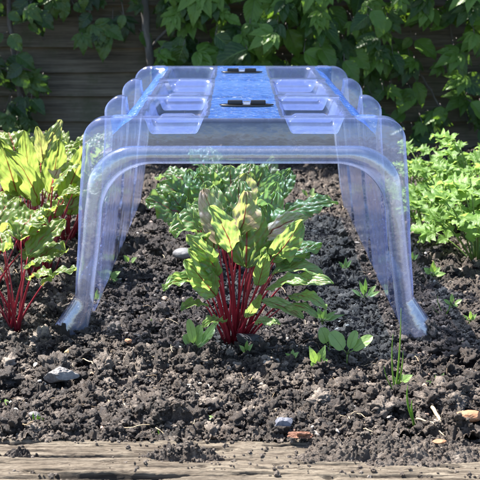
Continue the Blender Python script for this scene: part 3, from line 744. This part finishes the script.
# ------------------------------------------------------------------ seedlings and weeds
def ground_pt(px, py):
    p = at_z(px, py); p[2] = float(ground_low(p[0], p[1])); return p
def seedling(name, label, px, py, specs, stem_h, seed, mat=None, group='small seedlings in the soil', cat='seedling', stemr=.0011):
    """specs: (tip px, tip py, width m, kind) for every leaf"""
    b = ground_pt(px, py); th = thing(name, label, cat, b, group); r = random.Random(seed); A = Acc(); S = Acc()
    topc = np.array([0, 0, stem_h])
    S.tube(bez((0, 0, -.006), (r.uniform(-.004, .004), 0, stem_h * .5), topc, 6), stemr, 6)
    for i, (tx, ty, w, kind) in enumerate(specs):
        q = at_y(tx, ty, b[1] + r.uniform(-.012, .004)) - b
        d = q - topc; ln = np.linalg.norm(d); att = topc + d * .25; S.tube([topc, att * .5 + topc * .5 + np.array([0, 0, .001]), att], stemr * .7, 5)
        nr = np.array([0, -.75, 1.0]); leaf(A, att, d + np.array([0, 0, .2 * ln]), nr, ln * .8, w, kind, .5, .15, .05, .0, 9, 12, 6, r.random(), seed + i)
    S.build('stem', M_gstalk, th); A.build('leaves', mat or M_seedl, th)
seedling('seedling', 'seedling with two broad pale round leaves on an upright stem', 347, 362, [(331, 334, .026, 'round'), (372, 338, .018, 'round'), (356, 332, .015, 'round')], .022, 61)
seedling('seedling', 'round leaved bright green seedling left of the tall pair', 328, 350, [(322, 330, .022, 'round'), (336, 338, .016, 'round')], .014, 62)
seedling('seedling', 'small four leaved seedling in front of the round leaved ones', 317, 372, [(310, 348, .013, 'ovate'), (325, 347, .014, 'ovate'), (311, 363, .014, 'ovate'), (327, 360, .016, 'ovate')], .014, 63)
seedling('seedling', 'pale green weed with several leaves left of the centre beetroot stalks', 195, 352, [(184, 336, .016, 'round'), (200, 326, .016, 'round'), (214, 330, .016, 'round'), (206, 338, .013, 'round'), (189, 322, .014, 'round'), (222, 318, .012, 'ovate')], .012, 64)
seedling('seedling', 'tiny seedling with four narrow leaves right of the grass blades', 438, 388, [(427, 382, .007, 'lance'), (436, 376, .008, 'ovate'), (448, 380, .008, 'lance'), (444, 374, .007, 'lance')], .006, 65)
seedling('seedling', 'minute cotyledon pair behind the terracotta stone', 444, 412, [(434, 409, .005, 'lance'), (454, 412, .005, 'lance'), (445, 405, .004, 'lance')], .004, 66)
seedling('seedling', 'feathery weed inside the tunnel mouth, right of the beetroot', 365, 296, [(352, 290, .008, 'lance'), (360, 282, .008, 'lance'), (376, 286, .009, 'lance'), (380, 292, .008, 'lance'), (366, 280, .007, 'lance')], .008, 67)
seedling('seedling', 'leafy weed right of the beetroot near the tunnel mouth', 322, 322, [(306, 306, .010, 'ovate'), (318, 308, .010, 'ovate'), (336, 312, .010, 'ovate'), (344, 316, .009, 'ovate'), (326, 310, .010, 'ovate')], .010, 68)
seedling('seedling', 'pale leaved weed beside the left tunnel leg', 108, 282, [(98, 272, .014, 'ovate'), (120, 272, .016, 'ovate'), (106, 264, .014, 'ovate'), (122, 282, .012, 'ovate')], .008, 69)
seedling('seedling', 'small weed in the soil inside the tunnel at left', 130, 266, [(124, 256, .012, 'ovate'), (136, 258, .012, 'ovate')], .010, 70)
seedling('seedling', 'small sprig deep inside the tunnel at right', 309, 200, [(302, 190, .012, 'lance'), (314, 188, .012, 'lance'), (318, 194, .012, 'lance')], .012, 71)
seedling('seedling', 'tiny fresh seedling at the left edge by the timber', 2, 408, [(-6, 400, .010, 'ovate'), (8, 402, .012, 'ovate')], .006, 72)
seedling('seedling', 'two tone red and yellow seedling leaf by the hump left of centre', 205, 420, [(198, 417, .006, 'lance'), (214, 418, .008, 'ovate')], .003, 73)
seedling('seedling', 'small sprout beside the grass blades', 400, 382, [(392, 378, .008, 'ovate'), (412, 376, .012, 'ovate'), (404, 374, .008, 'ovate')], .006, 74)
seedling('seedling', 'star shaped weed right of the right tunnel foot', 452, 305, [(444, 300, .008, 'lance'), (452, 294, .008, 'lance'), (462, 300, .008, 'lance'), (458, 306, .007, 'lance')], .006, 75)
seedling('seedling', 'leafy weed under the front of the right vegetable clump', 432, 276, [(424, 268, .014, 'ovate'), (440, 268, .014, 'ovate'), (434, 262, .012, 'ovate'), (446, 274, .012, 'ovate')], .012, 76)
for k_, (wx, wy, lb) in enumerate(((246, 352, 'tiny green sprout in front of the charred chunk'), (292, 360, 'tiny two leaved sprout left of the four leaved seedling'), (345, 268, 'small sprig against the right inner tunnel wall'), (412, 262, 'little weed at the outer side of the right tunnel wall'),
        (470, 322, 'small weed at the right picture edge level with the tunnel foot'), (150, 330, 'tiny sprout right of the left tunnel foot'), (300, 232, 'low leafy sprig under the right side of the beetroot leaves'), (462, 352, 'tiny sprout below the right picture edge weed'), (96, 300, 'tiny sprout hugging the left tunnel leg'))):
    seedling('seedling', lb, wx, wy, [(wx - 6, wy - 6, .008, 'ovate'), (wx + 6, wy - 7, .008, 'ovate'), (wx + 1, wy - 10, .006, 'lance')], .006, 200 + k_)
def grass(label, px, py, blades, seed, wid=.0022):
    b = ground_pt(px, py); A = Acc(); r = random.Random(seed)
    for (tx, ty, bend) in blades:
        q = at_y(tx, ty, b[1] - .005) - b; m_ = q * .5 + np.array([bend, 0, abs(bend) * .3]); root = np.array([r.uniform(-.003, .003), r.uniform(-.003, .003), -.004])
        pts = bez(root, m_, q, 12); w = [wid * (1 - (k / 11) ** 2) + .0002 for k in range(12)]
        A.tube(pts, w, 5, r.random(), True, .35)
    o = A.build('grass_tuft', M_grassb); o.location = tuple(b); return tag(o, label, 'grass', 'grass tufts in the soil')
m = NT('grass_blade'); tr = m.n('ShaderNodeBsdfTranslucent'); m.set(tr, 'Color', (.30, .50, .06, 1))
M_grassb = m.done(m.mixs(.4, m.bsdf(Base_Color=m.ramp(m.attr(), [(0, (.12, .26, .04)), (1, (.24, .38, .08))]), Roughness=.4), tr.outputs[0]))
grass('tall upright grass blades in front of the right tunnel foot', 397, 392, [(401, 308, .003), (393, 334, -.007), (384, 366, -.008), (403, 350, .005)], 1, .0015)
grass('bent grass blades with a white base near the timber edge at right', 415, 428, [(408, 385, -.01), (400, 436, -.01), (402, 428, -.02), (412, 400, -.004), (432, 438, .01)], 2, .0022)
grass('small upright grass tuft near the timber at left', 37, 427, [(33, 412, -.002), (38, 414, .0), (43, 418, .004), (40, 416, .002), (31, 420, -.004)], 3, .0020)
grass('arching grass blades on the timber edge right of centre', 352, 436, [(372, 434, .0), (340, 438, -.01), (366, 440, .02), (385, 444, .02)], 4, .0019)
grass('small green blades on the timber edge left of centre', 160, 437, [(152, 432, -.004), (158, 430, 0), (166, 434, .004)], 5, .0018)
grass('dry yellow bent blade right of the right tunnel foot', 445, 312, [(438, 296, -.01), (432, 306, -.01), (450, 300, .008)], 6, .001)

# twigs
def twig(label, pts_px, rad, lift=.006, mat=None):
    pts = [ground_pt(x, y) + np.array([0, 0, lift + l]) for x, y, l in pts_px]; b = pts[0].copy()
    P = []; n = len(pts)
    for i in range(n - 1):
        for k in range(4): P.append(pts[i] * (1 - k / 4) + pts[i + 1] * (k / 4) - b)
    P.append(pts[-1] - b); A = Acc(); A.tube([p + np.array([0, 0, .0008 * math.sin(i * 1.7)]) for i, p in enumerate(P)], [rad * (1.1 - .5 * i / len(P)) for i in range(len(P))], 7, .7)
    o = A.build('twig', mat or M_straw); o.location = tuple(b); return tag(o, label, 'twig', 'twigs on the soil')
twig('pale brown twig curving down behind the slate piece', [(82, 363, .004), (92, 370, .01), (98, 380, .003)], .0009)
twig('thick short twig in front of the minute cotyledon pair', [(432, 414, .004), (438, 425, .004), (443, 436, .004)], .0026)
twig('thin dead twig bent beside the bent grass blades', [(416, 427, .004), (432, 432, .006), (444, 442, .002)], .0012)
twig('reddish stem stub below the pale green weed', [(187, 365, .0), (188, 358, .004), (190, 350, .012)], .0022)
twig('dry root strand on the timber below the hump', [(120, 436, .003), (138, 434, .005), (160, 430, .004)], .0008)

# ------------------------------------------------------------------ fence and its edging board
YF = 3.585
fence = thing('garden_fence', 'weathered dark horizontal board fence behind the bed', 'fence', (0, YF, 0))
M_board = mat_wood('fence_board', (3, 60, 75), [(.30, (.03, .026, .02)), (.5, (.115, .098, .073)), (.72, (.21, .185, .14))], bd=.003, moss=(.075, .08, .045))
M_post = mat_wood('fence_post', (60, 60, 4), [(.30, (.05, .045, .037)), (.5, (.13, .12, .10)), (.72, (.22, .20, .17))], bd=.002)
edges = [-.03, .10, .185, .262, .345, .478, .60, .73, .86, .99, 1.12, 1.25, 1.38, 1.50]
for i in range(len(edges) - 1):
    z0, z1 = edges[i] - .012, edges[i + 1]; nx, nz = 300, 12; xs = np.linspace(-2.6, 2.6, nx); g_ = Acc()
    sd = 200 + i
    xx, vv = np.meshgrid(xs, np.linspace(0, 1, nz))
    wav = .004 * gnoise(xx / .6, 0 * xx, sd) + .0015 * gnoise(xx / .08, 0 * xx, sd + 30)
    zz = z0 + (z1 - z0) * vv + wav * (1 - vv)
    yy = -.030 + .022 * vv + .0015 * gnoise(xx / .2, vv * 9, sd + 60) + (.002 * (i % 2))
    yb = yy + .012
    Vf = np.stack([xx, yy, zz], -1); Vb = np.stack([xx, yb, zz], -1)[::-1]
    ring = np.concatenate([Vf, Vb, Vf[:1]], 0)
    np_mesh('board', ring.reshape(-1, 3), grid_quads(ring.shape[0], nx), M_board, np.full(ring.shape[0] * nx, rnd.random()), fence, smooth=False)
for x in (-2.35, -.62, 1.2, 2.5):
    a = Acc(); box(a, x - .045, x + .045, .012, .10, -.1, 1.54); a.build('post', M_post, fence, False)
eb = Acc(); e0 = at_y(-40, 143, 3.5)
nx = 120; xs = np.linspace(-2.4, -.62, nx); P = []
for (yy, zz) in ((3.50, -.03), (3.50, .055), (3.503, .058), (3.545, .058), (3.548, .055), (3.548, -.03)):
    P.append([(x, yy + .002 * math.sin(x * 9), zz + .002 * math.sin(x * 13)) for x in xs])
eb.grid(P); M_edge = mat_wood('edging_wood', (5, 90, 90), [(.30, (.10, .085, .065)), (.5, (.24, .20, .16)), (.72, (.38, .33, .27))])  # wood paler than the fence boards
o = eb.build('edging_board', M_edge, None, False); tag(o, 'low pale timber board along the fence foot at far left', 'timber')

# ------------------------------------------------------------------ climbers on the fence
def climber(label, stems, clusters, seed, mat, size=.10, palmate=.5):
    """stems: lists of (px,py); clusters: (px0,py0,px1,py1,count,depth out from the fence)"""
    b = at_y(stems[0][0][0], stems[0][0][1], YF - .05); th = thing('climbing_plant', label, 'climber', (b[0], YF - .05, 0), 'climbers on the fence')
    o_ = np.array([b[0], YF - .05, 0]); r = random.Random(seed); A = Acc(); S = Acc()
    for st_ in stems:
        rad = st_[0][2] if len(st_[0]) > 2 else .005
        pts = [at_y(s[0], s[1], YF - .05 - .02 * math.sin(i * 1.3)) - o_ for i, s in enumerate(st_)]
        P = []
        for i in range(len(pts) - 1):
            for k in range(5): P.append(pts[i] * (1 - k / 5) + pts[i + 1] * k / 5 + np.array([r.gauss(0, .002), r.gauss(0, .002), 0]))
        P.append(pts[-1]); S.tube(P, rad, 8)
    for (x0, y0, x1, y1, n, dep) in clusters:
        for i in range(n):
            px, py = r.uniform(x0, x1), r.uniform(y0, y1); out = .03 + dep * r.random()
            p = at_y(px, py, YF - .03 - out) - o_
            tilt = r.uniform(-1.3, 1.3); d = np.array([math.sin(tilt), r.uniform(-.5, .0), -math.cos(tilt) * .8 - .1]); nr = np.array([r.uniform(-.35, .35), -1, r.uniform(.2, 1.2)])
            sz = size * r.uniform(.42, 1.2); c = r.random() ** 1.4 if not (py < 45 and r.random() < .35) else 1.0  # some upper leaves get full tint: dappled sun put into their colour
            root = p + np.array([r.uniform(-.02, .02), out * .7, r.uniform(-.01, .05)]); S.tube([root, (root + p) / 2 + np.array([0, 0, .008]), p], .0012, 5)
            if r.random() < palmate:
                for k, aa in enumerate((-1.25, -.62, 0, .62, 1.25)):
                    sd = np.cross(d, nr); sd /= np.linalg.norm(sd); d2 = d / np.linalg.norm(d) * math.cos(aa) + sd * math.sin(aa)
                    q = sz * (1 - .28 * abs(aa)); leaf(A, p, d2, nr, q, q * .46, 'ovate', r.uniform(.2, .8), .25, .06, .14, 11, 24, 4, c, seed * 13 + i * 7 + k)
            else: leaf(A, p, d, nr, sz, sz * r.uniform(.6, .75), 'ovate', r.uniform(.3, .9), .25, .07, .10, 13, 28, 5, c, seed * 13 + i)
    S.build('stems', M_vine, th); A.build('foliage', mat, th)
climber('dark ivy like climber hanging down the fence at far left', [[(-5, -60, .008), (8, 0), (14, 60), (22, 110)], [(2, -40, .004), (30, 0), (44, 40)]],
        [(-30, -60, 34, 26, 26, .10), (-30, 20, 24, 80, 17, .10), (-20, 80, 34, 128, 18, .08), (26, -60, 54, 30, 14, .08), (20, 60, 42, 90, 4, .05)], 1, M_ivy2, .085, .35)
climber('climber trailing from the fence top between the far left one and the grey trunk', [[(95, -60, .005), (92, 0), (86, 30)]],
        [(60, -70, 135, -4, 30, .10), (76, 0, 108, 38, 10, .08), (112, 0, 142, 34, 5, .08), (50, -10, 80, 6, 3, .06)], 2, M_ivy2, .085, .4)
climber('thick grey woody trunk of a climber left of centre, leaves on its right', [[(154, 130, .014), (150, 60), (146, 20), (138, -60)], [(150, 50, .005), (175, 20), (186, -50)]],
        [(160, -60, 215, 60, 40, .14), (205, -40, 262, 70, 30, .14)], 3, M_ivy, .10, .65)
climber('dense climber with large toothed leaves over the centre of the fence', [[(186, 140, .004), (184, 60), (166, -40)], [(270, 130, .006), (262, 60), (250, -50)]],
        [(195, -60, 330, 4, 34, .18), (215, 0, 330, 66, 32, .20), (170, 30, 260, 80, 18, .10)], 4, M_ivy, .108, .65)
climber('leafy climber with brighter leaves on the fence right of centre', [[(345, 140, .006), (352, 70), (360, -50)], [(410, 60, .003), (430, 90), (452, 125)]],
        [(300, -70, 400, 12, 56, .28), (310, 10, 390, 66, 44, .24), (350, 50, 392, 118, 18, .12), (385, 0, 425, 60, 10, .14)], 5, M_ivy, .088, .5)
climber('climber with big drooping leaves on the fence at the right edge', [[(470, 130, .004), (455, 60), (440, -50)], [(500, 120, .006), (492, 40), (486, -50)]],
        [(400, -70, 520, 6, 54, .26), (425, 5, 520, 60, 28, .20), (440, 55, 520, 112, 16, .12), (400, 60, 445, 128, 9, .08), (395, 100, 520, 140, 9, .05)], 6, M_ivy, .098, .5)

# ------------------------------------------------------------------ light, sky, camera
sun_dir = Vector((-.62, .42, 1.20)).normalized()
el = math.asin(sun_dir.z); az = math.atan2(sun_dir.x, sun_dir.y)
sd_ = bpy.data.lights.new('sun', 'SUN'); sd_.energy = 5.0; sd_.angle = math.radians(.5); sd_.color = (1, .94, .87)
so = bpy.data.objects.new('sun', sd_); C.objects.link(so); so.rotation_euler = (-sun_dir).to_track_quat('-Z', 'Y').to_euler()
w = bpy.data.worlds.new('World'); bpy.context.scene.world = w; w.use_nodes = True; nt = w.node_tree; nt.nodes.clear()
sky = nt.nodes.new('ShaderNodeTexSky'); sky.sky_type = 'NISHITA'; sky.sun_disc = False; sky.sun_elevation = el; sky.sun_rotation = az
bg = nt.nodes.new('ShaderNodeBackground'); bg.inputs[1].default_value = .085; ow = nt.nodes.new('ShaderNodeOutputWorld')
nt.links.new(sky.outputs[0], bg.inputs[0]); nt.links.new(bg.outputs[0], ow.inputs[0])
cam = bpy.data.cameras.new('camera'); co = bpy.data.objects.new('camera', cam); C.objects.link(co)
co.location = (0, 0, H); co.rotation_euler = (PI / 2 - TH, 0, 0); cam.sensor_width = 36; cam.lens = 36 * F / 480; cam.clip_end = 2000; cam.clip_start = .05
cam.dof.use_dof = True; cam.dof.focus_distance = 1.62; cam.dof.aperture_fstop = 18
sc = bpy.context.scene; sc.camera = co
sc.view_settings.view_transform = 'Standard'; sc.view_settings.look = 'None'; sc.view_settings.gamma = 1; sc.view_settings.exposure = 1.85
sc.render.engine = 'CYCLES'; cy = sc.cycles
cy.max_bounces = 10; cy.diffuse_bounces = 4; cy.glossy_bounces = 4; cy.transmission_bounces = 6; cy.transparent_max_bounces = 40
cy.use_denoising = True; cy.sample_clamp_indirect = 6; cy.caustics_reflective = False; cy.caustics_refractive = False
